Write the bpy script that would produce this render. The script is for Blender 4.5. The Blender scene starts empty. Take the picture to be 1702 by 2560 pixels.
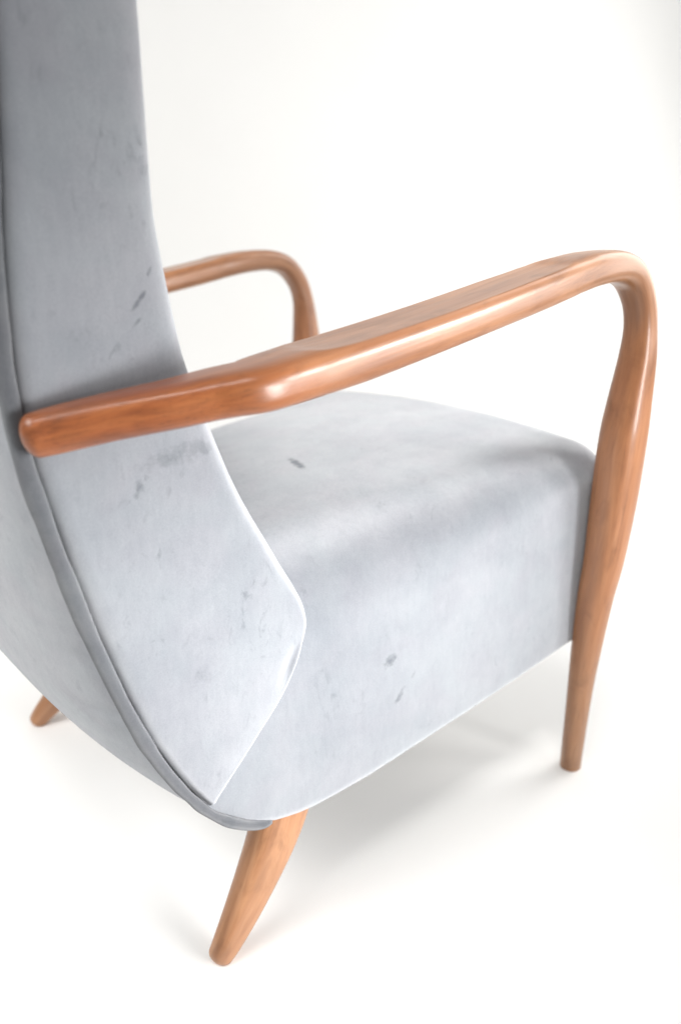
import bpy, math
from mathutils import Vector
import numpy as np

# ------------------------------------------------------------------ camera, light, exposure
scene = bpy.context.scene
C = scene.collection
R = math.radians

cam_data = bpy.data.cameras.new('camera')
cam_data.sensor_fit = 'VERTICAL'
cam_data.sensor_height = 36.0
cam_data.lens = 29.47
cam_data.clip_start = 0.02
cam_data.clip_end = 60.0
cam_data.dof.use_dof = True
cam_data.dof.focus_distance = 0.74
cam_data.dof.aperture_fstop = 3.5
cam = bpy.data.objects.new('camera', cam_data)
cam.location = (-0.3006, -0.8551, 0.6612)
cam.rotation_euler = (R(90.0 - 17.378), 0.0, R(-37.272))
C.objects.link(cam)
scene.camera = cam

world = bpy.data.worlds.new('World')
scene.world = world
world.use_nodes = True
bg = world.node_tree.nodes['Background']
bg.inputs['Color'].default_value = (0.97, 0.985, 1.0, 1)
bg.inputs['Strength'].default_value = 0.30


def area_lamp(name, loc, target, sx, sy, power, color=(1, 1, 1), spread=180):
    d = bpy.data.lights.new(name, 'AREA')
    d.shape = 'RECTANGLE'
    d.size, d.size_y = sx, sy
    d.energy = power
    d.color = color
    d.spread = R(spread)
    o = bpy.data.objects.new(name, d)
    o.location = loc
    o.rotation_euler = (Vector(target) - Vector(loc)).to_track_quat('-Z', 'Y').to_euler()
    C.objects.link(o)
    return o


# a bright window on the seat's front side
area_lamp('window_light', (2.0, -0.30, 1.15), (0.60, 0.55, 0.25), 1.2, 1.5, 19, (1.0, 0.985, 0.96), 160)
# soft lights added to keep the white backdrop bright, one from either side
area_lamp('backdrop_light', (-1.30, 0.35, 1.90), (0.90, 1.50, 0.30), 1.4, 1.2, 25, (1.0, 0.985, 0.96), 170)
area_lamp('backdrop_light', (1.90, -0.50, 2.30), (1.60, 1.40, 0.50), 1.4, 1.0, 8, (1.0, 0.985, 0.96), 130)
# added narrow light, high behind the seat, so the backrest shades its rear
area_lamp('seat_fill_light', (-0.34, -0.70, 1.85), (0.40, 0.05, 0.4), 0.8, 0.5, 1.7, (1.0, 0.985, 0.96), 31)
# two added soft lights, photographer's right; narrow cones leave the backrest top dark
area_lamp('side_light', (0.42, -1.32, 0.40), (0.08, -0.28, 0.31), 0.7, 0.26, 2.75, (1.0, 0.99, 0.975), 46)
area_lamp('side_light', (1.10, -1.35, 0.72), (0.05, -0.28, 0.40), 0.7, 0.26, 1.9, (1.0, 0.99, 0.975), 44)
# added light behind the chair, brightening the floor there and the back
area_lamp('rear_light', (-1.6, -0.3, 1.7), (-0.40, -0.05, 0.0), 1.3, 1.1, 4.8, (1.0, 0.99, 0.97), 75)

scene.view_settings.view_transform = 'Standard'
scene.view_settings.look = 'None'
scene.view_settings.exposure = 0.0
scene.view_settings.gamma = 1.0
scene.view_settings.use_curve_mapping = False
scene.cycles.use_denoising = True
scene.cycles.max_bounces = 10
scene.cycles.diffuse_bounces = 6


# ------------------------------------------------------------------ materials
def new_mat(name):
    m = bpy.data.materials.new(name)
    m.use_nodes = True
    nt = m.node_tree
    return m, nt, nt.nodes['Principled BSDF']


class G:
    """small node-graph helper"""
    def __init__(self, nt):
        self.nt = nt

    def node(self, t, **kw):
        n = self.nt.nodes.new(t)
        for k, v in kw.items():
            setattr(n, k, v)
        return n

    def put(self, sock, v):
        if isinstance(v, bpy.types.NodeSocket):
            self.nt.links.new(v, sock)
        else:
            sock.default_value = v

    def math(self, op, a, b=0.0, clamp=False):
        n = self.node('ShaderNodeMath', operation=op, use_clamp=clamp)
        self.put(n.inputs[0], a)
        self.put(n.inputs[1], b)
        return n.outputs[0]

    def noise(self, vec, scale, detail=3, rough=0.5, dist=0.0):
        n = self.node('ShaderNodeTexNoise')
        self.put(n.inputs['Vector'], vec)
        n.inputs['Scale'].default_value = scale
        n.inputs['Detail'].default_value = detail
        n.inputs['Roughness'].default_value = rough
        n.inputs['Distortion'].default_value = dist
        return n.outputs['Fac']

    def ramp(self, fac, stops):
        n = self.node('ShaderNodeValToRGB')
        e = n.color_ramp.elements
        while len(e) < len(stops):
            e.new(0.5)
        for el, (p, c) in zip(e, stops):
            el.position = p
            el.color = c if len(c) == 4 else (*c, 1)
        self.put(n.inputs['Fac'], fac)
        return n.outputs['Color']

    def mix(self, fac, a, b, mode='MIX'):
        n = self.node('ShaderNodeMix', data_type='RGBA', blend_type=mode)
        self.put(n.inputs[0], fac)
        self.put(n.inputs[6], a)
        self.put(n.inputs[7], b)
        return n.outputs[2]

    def mapping(self, vec, loc=(0, 0, 0), rot=(0, 0, 0), scale=(1, 1, 1), kind='POINT'):
        n = self.node('ShaderNodeMapping', vector_type=kind)
        self.put(n.inputs['Vector'], vec)
        n.inputs['Location'].default_value = loc
        n.inputs['Rotation'].default_value = rot
        n.inputs['Scale'].default_value = scale
        return n.outputs['Vector']


def velvet(name, marks=(), nap=1.0, scuff=1.0, tone=1.0):
    """brushed grey velvet; marks = (centre, axis_point, half_length, half_width, depth): strokes where the pile lies the other way, or painted shade"""
    m, nt, bs = new_mat(name)
    g = G(nt)
    co = g.node('ShaderNodeTexCoord').outputs['Object']
    broad = g.noise(co, 6.0, 2, 0.5, 0.2)
    fine = g.noise(co, 46.0, 4, 0.6, 0.3)
    speck = g.noise(co, 900.0, 2, 0.5)
    brush = g.noise(g.mapping(co, rot=(0, 0.35, 0), scale=(1.0, 1.0, 0.22)), 210.0, 3, 0.6, 0.2)
    hue = g.noise(co, 22.0, 3, 0.5, 0.5)
    patch = g.noise(co, 16.0, 3, 0.5, 0.8)
    scuffn = g.noise(g.mapping(co, rot=(0.3, 0.9, 0.2), scale=(1.0, 1.0, 0.55)), 95.0, 4, 0.62, 0.7)
    cloud = g.noise(co, 10.0, 4, 0.55, 0.35)
    col = g.ramp(broad, [(0.32, (0.300, 0.316, 0.352)), (0.52, (0.342, 0.358, 0.392)), (0.72, (0.375, 0.390, 0.422))])
    col = g.mix(0.22 * nap, col, g.ramp(fine, [(0.36, (0.24, 0.255, 0.29)), (0.52, (0.355, 0.37, 0.40)), (0.70, (0.43, 0.442, 0.462))]))
    col = g.mix(0.10, col, g.ramp(hue, [(0.38, (0.30, 0.39, 0.41)), (0.62, (0.40, 0.355, 0.41))]))
    col = g.mix(0.20, col, g.ramp(speck, [(0.3, (0.21, 0.22, 0.25)), (0.7, (0.50, 0.51, 0.53))]))
    col = g.mix(0.09, col, g.ramp(brush, [(0.3, (0.20, 0.21, 0.24)), (0.7, (0.50, 0.51, 0.53))]))
    col = g.mix(0.24, col, g.ramp(cloud, [(0.36, (0.24, 0.25, 0.285)), (0.6, (0.375, 0.388, 0.418))]))
    # scattered soft scuffs in the pile
    sc_f = g.math('MULTIPLY', g.math('MULTIPLY', g.math('SUBTRACT', scuffn, 0.57), 5.0, clamp=True),
                  g.math('MULTIPLY', g.math('SUBTRACT', patch, 0.55 - 0.06 * scuff), 6.0, clamp=True), clamp=True)
    col = g.mix(g.math('MULTIPLY', sc_f, 0.36 * scuff), col, (0.13, 0.14, 0.165, 1))
    # strokes brushed against the pile, and shade painted under the arm
    wob = g.noise(co, 120.0, 3, 0.6)
    stroke = None
    for (cx, cy, cz), (dx, dy, dz), hl, hw, dep in marks:
        sub = g.node('ShaderNodeVectorMath', operation='SUBTRACT')
        g.put(sub.inputs[0], co)
        sub.inputs[1].default_value = (cx, cy, cz)
        d = Vector((dx, dy, dz)).normalized()
        dot = g.node('ShaderNodeVectorMath', operation='DOT_PRODUCT')
        g.put(dot.inputs[0], sub.outputs[0])
        dot.inputs[1].default_value = d
        along = dot.outputs['Value']
        ln = g.node('ShaderNodeVectorMath', operation='LENGTH')
        g.put(ln.inputs[0], sub.outputs[0])
        r2 = g.math('MULTIPLY', ln.outputs['Value'], ln.outputs['Value'])
        a2 = g.math('MULTIPLY', along, along)
        p2 = g.math('SUBTRACT', r2, a2)
        q = g.math('ADD', g.math('DIVIDE', a2, hl * hl), g.math('DIVIDE', p2, hw * hw))
        q = g.math('ADD', q, g.math('MULTIPLY', g.math('SUBTRACT', wob, 0.5), 3.2))
        f = g.math('SUBTRACT', 1.0, q, clamp=True)
        f = g.math('MULTIPLY', f, dep)
        stroke = f if stroke is None else g.math('MAXIMUM', stroke, f)
    if stroke is not None:
        col = g.mix(stroke, col, (0.10, 0.11, 0.13, 1))
    body = g.mix(1.0, col, (0.605 * tone, 0.612 * tone, 0.615 * tone, 1), 'MULTIPLY')
    g.put(bs.inputs['Base Color'], body)
    bs.inputs['Roughness'].default_value = 0.9
    bs.inputs['Specular IOR Level'].default_value = 0.1
    bmp = g.node('ShaderNodeBump')
    bmp.inputs['Strength'].default_value = 0.14
    bmp.inputs['Distance'].default_value = 0.004
    g.put(bmp.inputs['Height'], g.math('ADD', g.math('MULTIPLY', fine, 0.9), g.math('MULTIPLY', speck, 0.22)))
    g.put(bs.inputs['Normal'], bmp.outputs['Normal'])
    # the pile: light caught by the fibre tips
    pile = g.node('ShaderNodeBsdfSheen', distribution='ASHIKHMIN')
    g.put(pile.inputs['Color'], g.mix(1.0, col, (0.93 * tone, 0.90 * tone, 0.84 * tone, 1), 'MULTIPLY'))
    pile.inputs['Roughness'].default_value = 0.75
    g.put(pile.inputs['Normal'], bmp.outputs['Normal'])
    add = g.node('ShaderNodeAddShader')
    nt.links.new(bs.outputs[0], add.inputs[0])
    nt.links.new(pile.outputs[0], add.inputs[1])
    nt.links.new(add.outputs[0], nt.nodes['Material Output'].inputs['Surface'])
    return m


def wood(name):
    """polished reddish wood, grain running along each bent member (vector attribute 'grain')"""
    m, nt, bs = new_mat(name)
    g = G(nt)
    at = g.node('ShaderNodeAttribute', attribute_name='grain').outputs['Vector']
    long1 = g.mapping(at, scale=(5.0, 60, 60))
    long2 = g.mapping(at, scale=(7.0, 420, 420))
    pores = g.mapping(at, scale=(40.0, 1400, 1400))
    n1 = g.noise(long1, 1.0, 4, 0.55, 1.2)
    n2 = g.noise(long2, 1.0, 4, 0.6, 0.4)
    n3 = g.noise(pores, 1.0, 2, 0.5)
    big = g.noise(g.mapping(at, scale=(7, 14, 14)), 1.0, 2, 0.5)
    col = g.ramp(n1, [(0.28, (0.115, 0.024, 0.007)), (0.50, (0.265, 0.066, 0.017)), (0.74, (0.430, 0.140, 0.040))])
    col = g.mix(0.42, col, g.ramp(n2, [(0.30, (0.10, 0.030, 0.010)), (0.55, (0.30, 0.092, 0.027)), (0.8, (0.43, 0.16, 0.055))]))
    col = g.mix(0.30, col, g.ramp(big, [(0.35, (0.15, 0.036, 0.011)), (0.65, (0.43, 0.17, 0.058))]))
    col = g.mix(g.math('MULTIPLY', g.math('GREATER_THAN', n3, 0.64), 0.45), col, (0.07, 0.024, 0.012, 1))
    tone = g.node('ShaderNodeAttribute', attribute_name='tone').outputs['Fac']
    tan = g.mix(0.78, col, g.ramp(n1, [(0.28, (0.31, 0.155, 0.078)), (0.5, (0.41, 0.225, 0.120)), (0.74, (0.50, 0.295, 0.170))]))
    col = g.mix(tone, col, tan)
    worn = g.noise(g.mapping(at, scale=(16, 40, 40)), 1.0, 4, 0.6, 0.8)
    col = g.mix(g.math('MULTIPLY', g.math('MULTIPLY', g.math('SUBTRACT', worn, 0.53), 5.0, clamp=True), 0.38), col, (0.075, 0.026, 0.012, 1))
    g.put(bs.inputs['Base Color'], col)
    g.put(bs.inputs['Roughness'], g.math('ADD', 0.27, g.math('MULTIPLY', n2, 0.16)))
    bs.inputs['Specular IOR Level'].default_value = 0.5
    bs.inputs['Coat Weight'].default_value = 0.22
    bs.inputs['Coat Roughness'].default_value = 0.15
    bmp = g.node('ShaderNodeBump')
    bmp.inputs['Strength'].default_value = 0.10
    bmp.inputs['Distance'].default_value = 0.0015
    g.put(bmp.inputs['Height'], g.math('ADD', n2, g.math('MULTIPLY', big, 1.5)))
    g.put(bs.inputs['Normal'], bmp.outputs['Normal'])
    return m


def backdrop_mat():
    m, nt, bs = new_mat('white_backdrop')
    g = G(nt)
    co = g.node('ShaderNodeTexCoord').outputs['Object']
    n = g.noise(co, 1.4, 4, 0.5)
    g.put(bs.inputs['Base Color'], g.ramp(n, [(0.3, (0.90, 0.896, 0.882)), (0.7, (0.93, 0.928, 0.916))]))
    bs.inputs['Roughness'].default_value = 0.6
    bs.inputs['Specular IOR Level'].default_value = 0.3
    return m


def dark_cloth():
    m, nt, bs = new_mat('black_lining')
    g = G(nt)
    co = g.node('ShaderNodeTexCoord').outputs['Object']
    n = g.noise(co, 600, 2)
    g.put(bs.inputs['Base Color'], g.ramp(n, [(0.3, (0.03, 0.03, 0.032)), (0.7, (0.06, 0.06, 0.062))]))
    bs.inputs['Roughness'].default_value = 0.95
    return m


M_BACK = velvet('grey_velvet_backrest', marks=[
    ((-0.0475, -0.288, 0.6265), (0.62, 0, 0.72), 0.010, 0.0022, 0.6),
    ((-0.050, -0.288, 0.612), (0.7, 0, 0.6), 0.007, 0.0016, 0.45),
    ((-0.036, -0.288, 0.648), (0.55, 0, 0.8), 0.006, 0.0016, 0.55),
    ((-0.022, -0.288, 0.514), (1, 0, 0.12), 0.040, 0.009, 0.30),  # dark nap under the arm, deepened with the arm's shadow painted in
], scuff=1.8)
M_SEAT = velvet('grey_velvet_seat', marks=[
    ((0.236, -0.066, 0.4230), (-0.10, -0.55, 0.02), 0.030, 0.0065, 0.75),
    ((0.206, -0.271, 0.260), (1, 0, 0.5), 0.010, 0.0068, 0.6),
    ((0.2175, -0.274, 0.218), (0.6, 0, 0.75), 0.013, 0.0042, 0.5),
    ((0.236, -0.277, 0.237), (0.6, 0, 0.75), 0.008, 0.0025, 0.3),
    ((0.255, -0.277, 0.270), (-0.4, 0, 0.75), 0.008, 0.002, 0.3),
])
M_REAR = velvet('grey_velvet_rear')
M_PIPE = velvet('grey_velvet_piping', nap=2.6, tone=0.45)
M_WOOD = wood('polished_reddish_wood')
M_WHITE = backdrop_mat()
M_LINING = dark_cloth()


# ------------------------------------------------------------------ mesh helpers
def make(name, verts, faces, mat, parent=None, smooth=True, grain=None, tone=None):
    me = bpy.data.meshes.new(name)
    me.from_pydata([tuple(map(float, v)) for v in verts], [], [tuple(map(int, f)) for f in faces])
    me.update()
    if smooth:
        me.shade_smooth()
    if grain is not None:
        a = me.attributes.new('grain', 'FLOAT_VECTOR', 'POINT')
        a.data.foreach_set('vector', np.asarray(grain, dtype=np.float32).ravel())
    if tone is not None:
        a = me.attributes.new('tone', 'FLOAT', 'POINT')
        a.data.foreach_set('value', np.asarray(tone, dtype=np.float32))
    me.materials.append(mat)
    o = bpy.data.objects.new(name, me)
    C.objects.link(o)
    if parent is not None:
        o.parent = parent
    return o


def catmull(P, n):
    """dense smooth curve through rows of P (all columns interpolated), by chord length"""
    P = np.asarray(P, float)
    d = np.r_[0, np.cumsum(np.maximum(np.linalg.norm(np.diff(P[:, :3], axis=0), axis=1), 1e-6))]
    m = np.zeros_like(P)
    for i in range(len(P)):
        a, b = max(i - 1, 0), min(i + 1, len(P) - 1)
        m[i] = (P[b] - P[a]) / (d[b] - d[a])
    t = np.linspace(0, d[-1], n)
    k = np.clip(np.searchsorted(d, t, side='right') - 1, 0, len(P) - 2)
    h = (d[k + 1] - d[k])[:, None]
    s = ((t - d[k]) / (d[k + 1] - d[k]))[:, None]
    return ((2 * s**3 - 3 * s**2 + 1) * P[k] + (s**3 - 2 * s**2 + s) * h * m[k]
            + (-2 * s**3 + 3 * s**2) * P[k + 1] + (s**3 - s**2) * h * m[k + 1])


def smooth_rows(A, it):
    A = A.copy()
    for _ in range(it):
        A[1:-1] = 0.25 * A[:-2] + 0.5 * A[1:-1] + 0.25 * A[2:]
    return A


def grid_faces(nr, nc, closed):
    f = []
    for i in range(nr - 1):
        for j in range(nc if closed else nc - 1):
            k = (j + 1) % nc
            f.append((i * nc + j, i * nc + k, (i + 1) * nc + k, (i + 1) * nc + j))
    return f


def mirror(name, verts, faces, mat, parent, grain=None, tone=None):
    V = np.asarray(verts, float).copy()
    V[:, 1] *= -1
    return make(name, V, [tuple(reversed(f)) for f in faces], mat, parent, grain=grain, tone=tone)


# ------------------------------------------------------------------ setting: seamless white backdrop
prof = [(-6.0, 0.0)]
YW, RAD = 1.9, 0.7
for i in range(17):
    a = i / 16 * math.pi / 2
    prof.append((YW - RAD + RAD * math.sin(a), RAD - RAD * math.cos(a)))
prof.append((YW, 4.0))
# the sweep is turned so that its wall faces the camera
ca, sa = math.cos(R(-30)), math.sin(R(-30))
V, F = [], []
for (y, z) in prof:
    for x in (-6.0, 6.0):
        V.append((x * ca - y * sa, x * sa + y * ca, z))
for i in range(len(prof) - 1):
    F.append((2 * i, 2 * i + 1, 2 * i + 3, 2 * i + 2))
bd = make('backdrop', V, F, M_WHITE)
bd['kind'] = 'structure'

# ------------------------------------------------------------------ the armchair
chair = bpy.data.objects.new('armchair', None)
chair.empty_display_size = 0.1
C.objects.link(chair)
chair['label'] = 'grey velvet upholstered armchair with curved reddish-brown wooden arms and tapered legs'
chair['category'] = 'armchair'

WB = 0.285          # half width over the backrest's side panels
WS = 0.275          # half width of the seat

# side outline of the backrest: rear edge (x, z), front edge (x, z), from the bottom tip upwards
PANEL = [
    (-0.0081, 0.1870, -0.0070, 0.1865), (-0.0189, 0.2018, 0.0008, 0.1972), (-0.0365, 0.2289, 0.0203, 0.2188),
    (-0.0575, 0.2708, 0.0465, 0.2477), (-0.0732, 0.3129, 0.0724, 0.2766), (-0.0829, 0.3421, 0.0870, 0.3024),
    (-0.0906, 0.3669, 0.0930, 0.3206), (-0.0982, 0.3919, 0.0972, 0.3366), (-0.1036, 0.4135, 0.0966, 0.3537),
    (-0.1091, 0.4348, 0.0895, 0.3726), (-0.1143, 0.4568, 0.0764, 0.3981), (-0.1182, 0.4733, 0.0641, 0.4207),
    (-0.1256, 0.5049, 0.0442, 0.4565), (-0.1293, 0.5239, 0.0276, 0.4856), (-0.1324, 0.5493, 0.0093, 0.5209),
    (-0.1340, 0.5696, -0.0070, 0.5525), (-0.1345, 0.5921, -0.0180, 0.5833), (-0.1346, 0.6175, -0.0235, 0.6167),
    (-0.1335, 0.6554, -0.0281, 0.6547), (-0.1318, 0.6827, -0.0308, 0.6851), (-0.1285, 0.7269, -0.0319, 0.7295),
    (-0.1255, 0.7697, -0.0325, 0.7686), (-0.1240, 0.8118, -0.0330, 0.8153), (-0.1240, 0.8700, -0.0360, 0.8700),
    (-0.1260, 0.9300, -0.0420, 0.9280), (-0.1270, 0.9650, -0.0520, 0.9640), (-0.1220, 0.9830, -0.0700, 0.9830),
    (-0.1080, 0.9900, -0.0860, 0.9900)]
PR = np.asarray(PANEL)
PR[13:, 2] += np.interp(np.arange(13, len(PR)), [13, 15.3, 16.5, 19, 30], [0.003, 0.0135, 0.0125, 0.0085, 0.0090])
NT = 150
rearC = smooth_rows(catmull(np.c_[PR[:, 0], np.zeros(len(PR)), PR[:, 1], np.arange(len(PR))], NT), 2)


def at_index(col_pts, idx):
    """evaluate a smooth curve through col_pts at fractional row idx"""
    n = len(col_pts)
    i = np.clip(np.floor(idx).astype(int), 0, n - 2)
    s = (idx - i)[:, None]
    P = np.asarray(col_pts)
    p0, p1, p2, p3 = P[np.maximum(i - 1, 0)], P[i], P[i + 1], P[np.minimum(i + 2, n - 1)]
    return 0.5 * (2 * p1 + (p2 - p0) * s + (2 * p0 - 5 * p1 + 4 * p2 - p3) * s**2 + (3 * p1 - p0 - 3 * p2 + p3) * s**3)


idx = np.linspace(0, len(PR) - 1, NT)
RE = smooth_rows(at_index(PR[:, :2], idx), 3)
FE = smooth_rows(at_index(PR[:, 2:], idx), 3)


def build_backrest():
    V = []
    NA, NS, NF = 7, 22, 26
    for i in range(NT):
        r, f = RE[i], FE[i]
        L = max(np.linalg.norm(f - r), 1e-4)
        d = (f - r) / L
        k = idx[i]
        blend = np.clip((k - 7.0) / 3.0, 0, 1)
        rf = min(0.007 + 0.019 * blend, 0.42 * L)
        row = []
        for j in range(NS):                                # side panel, rear edge to front rounding
            q = j / (NS - 1)
            s = q * (L - rf)
            w = s / L
            puff = 0.0045 * (4 * w * (1 - w))**0.8 * min(1, L / 0.08)
            dip = 0.0075 * math.exp(-(s / 0.0040)**2)      # valley beside the piping
            row.append((s, WB + puff - dip))
        y_end = row[-1][1]
        for j in range(1, NA + 1):                         # rounding
            a = j / NA * math.pi / 2
            row.append((L - rf + rf * math.sin(a), y_end - rf + rf * math.cos(a)))
        y0 = row[-1][1]
        near = [(s, -y) for s, y in row]
        face = []
        for j in range(1, NF):
            y = -y0 + 2 * y0 * j / NF
            face.append((L - 0.030 * blend * (1 - (y / y0)**2)**1.2, y))
        far = [(s, y) for s, y in reversed(row)]
        for s, y in near + face + far:
            x, z = r + d * s
            # pucker at the sewn lower edge of the panel
            ex, ez = x - 0.0775, z - 0.3030
            g = math.exp(-(((ex * 0.92 - ez * 0.38) / 0.0048)**2 + ((ex * 0.38 + ez * 0.92) / 0.019)**2))
            yy = y - math.copysign(0.0060 * g, y) if abs(y) > 0.2 else y
            V.append((x, yy, z))
    nc = len(V) // NT
    F = grid_faces(NT, nc, True)
    F.append(tuple(range(nc))[::-1])
    F.append(tuple(range((NT - 1) * nc, NT * nc)))
    # orientation: rows go up, columns run rear->front on the near side
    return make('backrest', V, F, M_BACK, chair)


backrest = build_backrest()

# rear outline continued under the seat
TAIL = np.array([(0.0600, 0.1385), (0.0389, 0.1475), (0.0163, 0.1640), (0.0058, 0.1730)])
rear_line = np.vstack([TAIL, RE[::5], RE[-1:]])
rl = catmull(np.c_[rear_line[:, 0], np.zeros(len(rear_line)), rear_line[:, 1]], 200)[:, [0, 2]]
rl = smooth_rows(rl, 6)
tg = np.gradient(rl, axis=0)
tg /= np.linalg.norm(tg, axis=1)[:, None]
nrm = np.c_[-tg[:, 1], tg[:, 0]]            # points rearwards / outwards (curve runs bottom to top)


def tube(path, rad, nseg, squash=1.0):
    path = np.asarray(path)
    T = np.gradient(path, axis=0)
    T /= np.linalg.norm(T, axis=1)[:, None]
    V = []
    ref = np.array([0.0, 1.0, 0.0])
    for p, t, r in zip(path, T, rad):
        s = ref - t * (ref @ t)
        s /= np.linalg.norm(s)
        n = np.cross(t, s)
        for j in range(nseg):
            a = 2 * math.pi * j / nseg
            V.append(p + r * (math.cos(a) * s * squash + math.sin(a) * n))
    F = grid_faces(len(path), nseg, True)
    F.append(tuple(range(nseg))[::-1])
    F.append(tuple(range((len(path) - 1) * nseg, len(path) * nseg)))
    return V, F


rng = np.random.default_rng(4)
u = np.linspace(0, 1, 200)
wob = np.zeros(200)
for k in range(5, 34):
    wob += rng.normal() / k**0.7 * np.sin(2 * math.pi * k * u + rng.uniform(0, 6.3))
wob *= 0.0005 / np.std(wob)
R0 = np.interp(u, [0, 0.15, 0.4, 1.0], [0.0044, 0.0054, 0.0066, 0.0068])
R0[:3] *= np.array([0.72, 0.92, 1.0])
pc = rl + nrm * (R0 * 0.98)[:, None]
tuck = np.interp(u, [0, 0.02, 0.06, 1], [0.010, 0.006, 0.0, 0.0])
ppath = np.c_[pc[:, 0], np.full(200, -WB + 0.0035) + wob * 0.6 + tuck, pc[:, 1]]
V, F = tube(ppath, R0 + wob * 0.7, 14)
make('piping', V, F, M_PIPE, chair)
mirror('piping', V, F, M_PIPE, chair)
# thin stitched lip along the outer side of the piping
lip = rl + nrm * (R0 * 1.80)[:, None]
lpath = np.c_[lip[:, 0], np.full(200, -WB + 0.0060) + wob * 0.5 + tuck, lip[:, 1]]
V, F = tube(lpath[34:], np.full(166, 0.0007), 6)
make('seam', V, F, M_PIPE, chair)
mirror('seam', V, F, M_PIPE, chair)

# bowed rear panel
NY = 61
V = []
for i in range(200):
    for j in range(NY):
        q = -1 + 2 * j / (NY - 1)
        q = math.copysign(abs(q)**0.8, q)
        y = q * (WB - 0.005 - 1.3 * tuck[i])
        e = abs(q)
        b = 0.044 * (1 - e**3.2)
        fade = np.interp(u[i], [0, 0.10, 0.25, 0.7, 1.0], [0.12, 0.55, 1.0, 0.85, 0.35])
        off = R0[i] * 1.1 + b * fade
        # short gathers beside the piping near the bottom curve
        if e > 0.6:
            dist = (1 - e) * WB
            for uc, ln, amp in ((0.205, 0.05, 0.0026), (0.235, 0.06, 0.0022), (0.165, 0.04, 0.0018), (0.30, 0.04, 0.0012)):
                off -= amp * math.exp(-((u[i] - uc - 0.10 * dist) / 0.006)**2) * math.exp(-(dist / ln)**2) * (1 - math.exp(-(dist / 0.006)**2) * 0.4)
        p = rl[i] + nrm[i] * off
        V.append((p[0], y, p[1]))
F = [tuple(reversed(f)) for f in grid_faces(200, NY, False)]
make('back_panel', V, F, M_REAR, chair)

# ---- seat: rounded, slightly crowned, rising to the front
ZB_X = [-0.03, -0.01, 0.006, 0.018, 0.042, 0.068, 0.10, 0.13, 0.18, 0.247, 0.325, 0.411, 0.52]
ZB_Z = [0.196, 0.178, 0.1630, 0.1535, 0.1405, 0.1315, 0.1275, 0.1290, 0.1335, 0.145, 0.158, 0.1735, 0.195]


def seat_mesh():
    N = 44
    Lx0, Lx1 = -0.025, 0.543
    hx, hy, hz = (Lx1 - Lx0) / 2, WS, 0.128
    key, V, F = {}, [], []

    def vid(a, b, c):
        k = (a, b, c)
        if k not in key:
            p = np.array([-1 + 2 * a / N, -1 + 2 * b / N, -1 + 2 * c / N])
            # crowd grid lines towards the edges
            p = np.sin(p * math.pi / 2) * 0.65 + p * 0.35
            q = p * np.array([hx, hy, hz])
            up = min(max((c / N - 0.35) / 0.4, 0.0), 1.0)
            up = up * up * (3 - 2 * up)                     # crisp below, soft along the top
            back = 1 - a / N
            rr = np.array([0.010 + 0.014 * up, 0.010 + (0.026 + 0.083 * back) * up, 0.008 + (0.026 + 0.074 * back) * up])
            hh = np.array([hx, hy, hz])
            inner = np.clip(q, rr - hh, hh - rr)
            dv = (q - inner) / rr
            n = np.linalg.norm(dv)
            if n > 1e-9:
                q = inner + dv / n * np.max(np.abs(dv)) * rr
            x, y, z = q
            wx = (x + hx) / (2 * hx)
            X = Lx0 + wx * 2 * hx
            e = (z + hz) / (2 * hz)
            zb = np.interp(X, ZB_X, ZB_Z)
            zt = 0.3690 + 0.131 * X
            cy = max(0.0, 1 - (y / WS)**2)
            cx = max(0.0, 1 - ((X - 0.26) / 0.34)**2)
            zt += 0.024 * cy * (0.35 + 0.65 * cx)
            Z = zb + (zt - zb) * e
            # front bows a little and leans; sides swell gently
            X += 0.010 * cy * max(0, wx - 0.6) / 0.4 - 0.006 * (1 - e) * wx
            sw = 0.004 * math.sin(math.pi * min(max(e, 0), 1)) * math.sin(math.pi * min(max(wx, 0), 1))
            tp = min(max((e - 0.10) / 0.65, 0.0), 1.0)
            y *= 1.0 + np.interp(X, [0.0, 0.12, 0.42, 0.55], [-0.060, -0.054, 0.004, 0.008]) * tp * tp * (3 - 2 * tp)
            Y = y + math.copysign(sw * min(1.0, abs(y) / WS), y)
            key[k] = len(V)
            V.append((X, Y, Z))
        return key[k]

    for a in range(N):
        for b in range(N):
            F.append((vid(a, b, 0), vid(a, b + 1, 0), vid(a + 1, b + 1, 0), vid(a + 1, b, 0)))
            F.append((vid(a, b, N), vid(a + 1, b, N), vid(a + 1, b + 1, N), vid(a, b + 1, N)))
            F.append((vid(a, 0, b), vid(a + 1, 0, b), vid(a + 1, 0, b + 1), vid(a, 0, b + 1)))
            F.append((vid(a, N, b), vid(a, N, b + 1), vid(a + 1, N, b + 1), vid(a + 1, N, b)))
            F.append((vid(0, a, b), vid(0, a, b + 1), vid(0, a + 1, b + 1), vid(0, a + 1, b)))
            F.append((vid(N, a, b), vid(N, a + 1, b), vid(N, a + 1, b + 1), vid(N, a, b + 1)))
    return V, F


V, F = seat_mesh()
make('seat', V, F, M_SEAT, chair)

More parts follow.
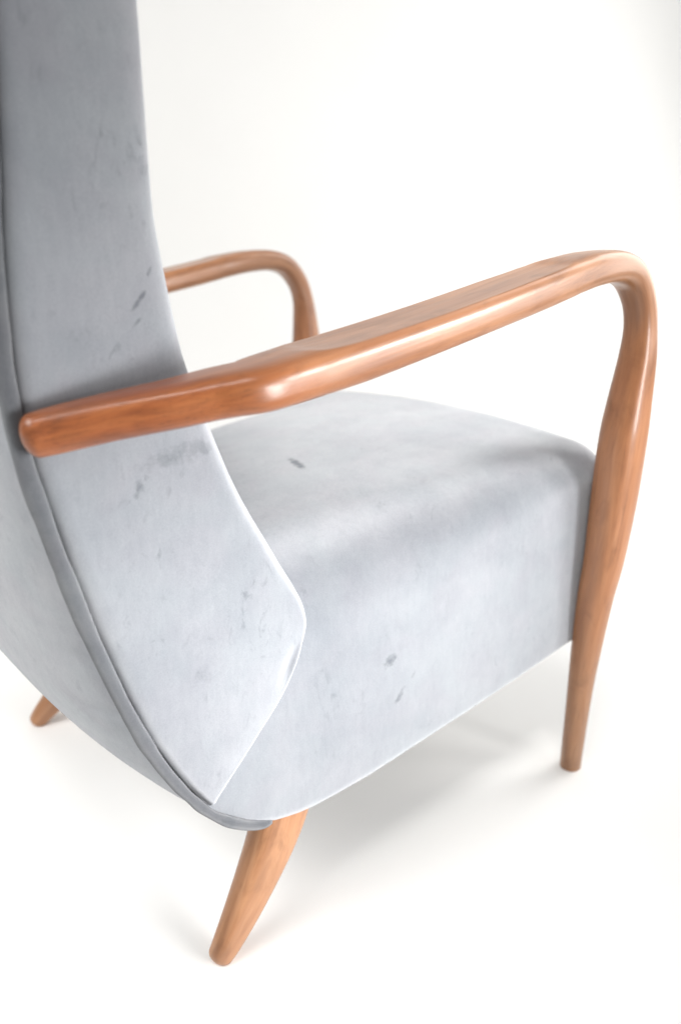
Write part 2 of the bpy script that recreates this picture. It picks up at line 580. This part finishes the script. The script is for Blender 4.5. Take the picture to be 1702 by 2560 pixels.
# ---- arms: one bent member from the backrest over the front curve down into the leg
# x, y, z, lateral width, thickness, flat cut on top (fraction of half thickness)
ARM = [
    (-0.1310, -0.3000, 0.5440, 0.0260, 0.0300, 1.00),
    (-0.1197, -0.3020, 0.5460, 0.0300, 0.0310, 1.00),
    (-0.0854, -0.3140, 0.5530, 0.0370, 0.0310, 1.00),
    (-0.0445, -0.3285, 0.5600, 0.0470, 0.0315, 1.00),
    (-0.0178, -0.3365, 0.5650, 0.0540, 0.0320, 1.00),
    (-0.0040, -0.3425, 0.5675, 0.0580, 0.0325, 1.00),
    (0.0080, -0.3468, 0.5692, 0.0610, 0.0340, 1.00),
    (0.0240, -0.3455, 0.5716, 0.0640, 0.0350, 1.00),
    (0.0480, -0.3430, 0.5753, 0.0660, 0.0356, 0.99),
    (0.0639, -0.3422, 0.5780, 0.0670, 0.0366, 0.86),
    (0.0995, -0.3407, 0.5843, 0.0679, 0.0375, 0.78),
    (0.1945, -0.3356, 0.6025, 0.0677, 0.0364, 0.76),
    (0.3088, -0.3279, 0.6251, 0.0644, 0.0357, 0.80),
    (0.3491, -0.3256, 0.6334, 0.0614, 0.0346, 0.86),
    (0.3660, -0.3245, 0.6368, 0.0594, 0.0336, 0.99),
    (0.4076, -0.3230, 0.6434, 0.0523, 0.0326, 1.00),
    (0.4529, -0.3210, 0.6447, 0.0434, 0.0311, 1.00),
    (0.4821, -0.3195, 0.6354, 0.0376, 0.0301, 1.00),
    (0.5037, -0.3185, 0.6113, 0.0346, 0.0291, 1.00),
    (0.5133, -0.3175, 0.5843, 0.0340, 0.0306, 1.00),
    (0.5165, -0.3159, 0.5496, 0.0386, 0.0376, 1.00),
    (0.5162, -0.3120, 0.5013, 0.0447, 0.0471, 1.00),
    (0.5153, -0.3094, 0.4622, 0.0488, 0.0528, 1.00),
    (0.5172, -0.3040, 0.3855, 0.0490, 0.0525, 1.00),
    (0.5155, -0.3000, 0.3099, 0.0440, 0.0470, 1.00),
    (0.5140, -0.2945, 0.2596, 0.0400, 0.0430, 1.00),
    (0.5165, -0.2870, 0.1892, 0.0350, 0.0370, 1.00),
    (0.5220, -0.2800, 0.1326, 0.0310, 0.0315, 1.00),
    (0.5270, -0.2745, 0.0757, 0.0285, 0.0290, 1.00),
    (0.5315, -0.2695, 0.0230, 0.0270, 0.0275, 1.00),
    (0.5330, -0.2680, 0.0000, 0.0262, 0.0268, 1.00)]


def sweep(stations, n, expo, nseg=48, start_cap=0.010, end_cap=0.003, seed=0.0, sm=0, flat_end=False):
    """swept member with superelliptic sections; returns vertices, faces, grain vectors, arc length"""
    S = smooth_rows(catmull(stations, n), sm)
    P = S[:, :3]
    T = np.gradient(P, axis=0)
    T /= np.linalg.norm(T, axis=1)[:, None]
    arc = np.r_[0, np.cumsum(np.linalg.norm(np.diff(P, axis=0), axis=1))]
    total = arc[-1]
    V, Gv, rows = [], [], []
    lat = np.array([0.0, 1.0, 0.0])
    rings = []
    for i in range(n):
        rings.append((i, 1.0, 0.0))
    # rounded ends: extra rings shrinking towards a pole
    cap0 = [(0, math.cos(a), -start_cap * math.sin(a)) for a in np.linspace(math.pi / 2 * 0.97, 0.25, 7)]
    cap1 = [(n - 1, 1 - end_cap / 0.013 * (1 - math.cos(a)), end_cap * math.sin(a)) for a in np.linspace(0.25, math.pi / 2, 5)]
    rings = cap0 + rings + cap1
    for (i, k, off) in rings:
        t = T[i]
        s = lat - t * (lat @ t)
        s /= np.linalg.norm(s)
        nn = np.cross(t, s)                 # 'up' on the arm, forward on the leg
        w, h, cut = S[i, 3] / 2 * k, S[i, 4] / 2 * k, min(S[i, 5], 1.0)
        for j in range(nseg):
            a = 2 * math.pi * j / nseg
            ca_, sa_ = math.cos(a), math.sin(a)
            e = expo[i] if hasattr(expo, '__len__') else expo
            lx = w * math.copysign(abs(ca_)**(2 / e), ca_)
            lz = h * math.copysign(abs(sa_)**(2 / e), sa_)
            zc = h * cut
            if lz > zc:
                lz = zc - 0.0006 * (1 - abs(lx) / w)
            p = P[i] + t * off + s * lx + nn * lz
            V.append(p)
            Gv.append((arc[i] + off + seed, lx + seed * 0.37, lz + seed * 0.21))
    nr = len(rings)
    F = grid_faces(nr, nseg, True)
    F.append(tuple(range(nseg))[::-1])
    F.append(tuple(range((nr - 1) * nseg, nr * nseg)))
    return np.array(V), F, np.array(Gv), arc, nr, P


def arm_pair():
    n = 300
    nseg = 80
    q = np.linspace(0, 1, n)
    expo = np.interp(q, [0, 0.06, 0.15, 0.42, 0.55, 1.0], [2.6, 3.1, 3.5, 3.5, 2.4, 2.15])
    V, F, Gv, arc, nr, P = sweep(ARM, n, expo, nseg, seed=1.7)
    # the leg is jointed to the arm below the front curve
    cut_ring = 7 + int(np.argmin(np.abs(P[:, 2] - 0.585) + (P[:, 0] < 0.48) * 10))
    # shading normals of the whole member so that the joint does not show as a crease
    tmp = bpy.data.meshes.new('tmp')
    tmp.from_pydata(V.tolist(), [], F)
    tmp.update()
    N = np.array([v.normal[:] for v in tmp.vertices])
    bpy.data.meshes.remove(tmp)
    for side in (-1, 1):
        for nm, a, b in (('armrest', 0, cut_ring), ('leg', cut_ring, nr - 1)):
            ids = np.arange(a * nseg, (b + 1) * nseg)
            v = V[ids].copy()
            nv = N[ids].copy()
            gv = Gv[ids].copy()
            tn = np.interp(gv[:, 0] - 1.7, [0.0, 0.13, 0.20, 0.60, 0.75, 1.05, 1.3], [0.0, 0.0, 0.50, 0.75, 0.45, 0.65, 1.0])
            rows = b - a + 1
            f = grid_faces(rows, nseg, True)
            if a == 0:
                f.append(tuple(range(nseg))[::-1])
            else:
                f.append(tuple(range((rows - 1) * nseg, rows * nseg)))
            if side == 1:
                v[:, 1] *= -1
                nv[:, 1] *= -1
                gv += 3.1
                f = [tuple(reversed(x)) for x in f]
            o = make(nm, v, f, M_WOOD, chair, grain=gv, tone=tn)
            o.data.normals_split_custom_set_from_vertices(nv.tolist())


arm_pair()

# ---- rear legs: flattened, tapering, swept backwards to a rounded foot
REAR = [
    (0.1020, -0.2370, 0.1700, 0.046, 0.0690, 1.0),
    (0.0910, -0.2430, 0.1300, 0.043, 0.0620, 1.0),
    (0.0745, -0.2490, 0.0980, 0.040, 0.0540, 1.0),
    (0.0520, -0.2555, 0.0670, 0.036, 0.0450, 1.0),
    (0.0285, -0.2615, 0.0380, 0.031, 0.0360, 1.0),
    (0.0070, -0.2670, 0.0145, 0.0255, 0.0270, 1.0),
    (0.0010, -0.2675, 0.0075, 0.0235, 0.0235, 1.0)]
V, F, Gv, arc, nr, P = sweep(REAR, 60, 2.5, 40, start_cap=0.002, end_cap=0.0085, seed=5.3)
V[:, 2] = np.maximum(V[:, 2], 0.0004)
RT = np.full(len(V), 0.85)
make('leg', V, F, M_WOOD, chair, grain=Gv, tone=RT)
mirror('leg', V, F, M_WOOD, chair, grain=Gv + 2.2, tone=RT)

# dark lining stapled under the seat
V, F = [], []
xs = np.linspace(0.07, 0.48, 16)
for x in xs:
    for y in (-0.235, 0.235):
        V.append((x, y, np.interp(x, ZB_X, ZB_Z) - 0.003))
for i in range(15):
    F.append((2 * i, 2 * i + 1, 2 * i + 3, 2 * i + 2))
make('lining', V, F, M_LINING, chair)
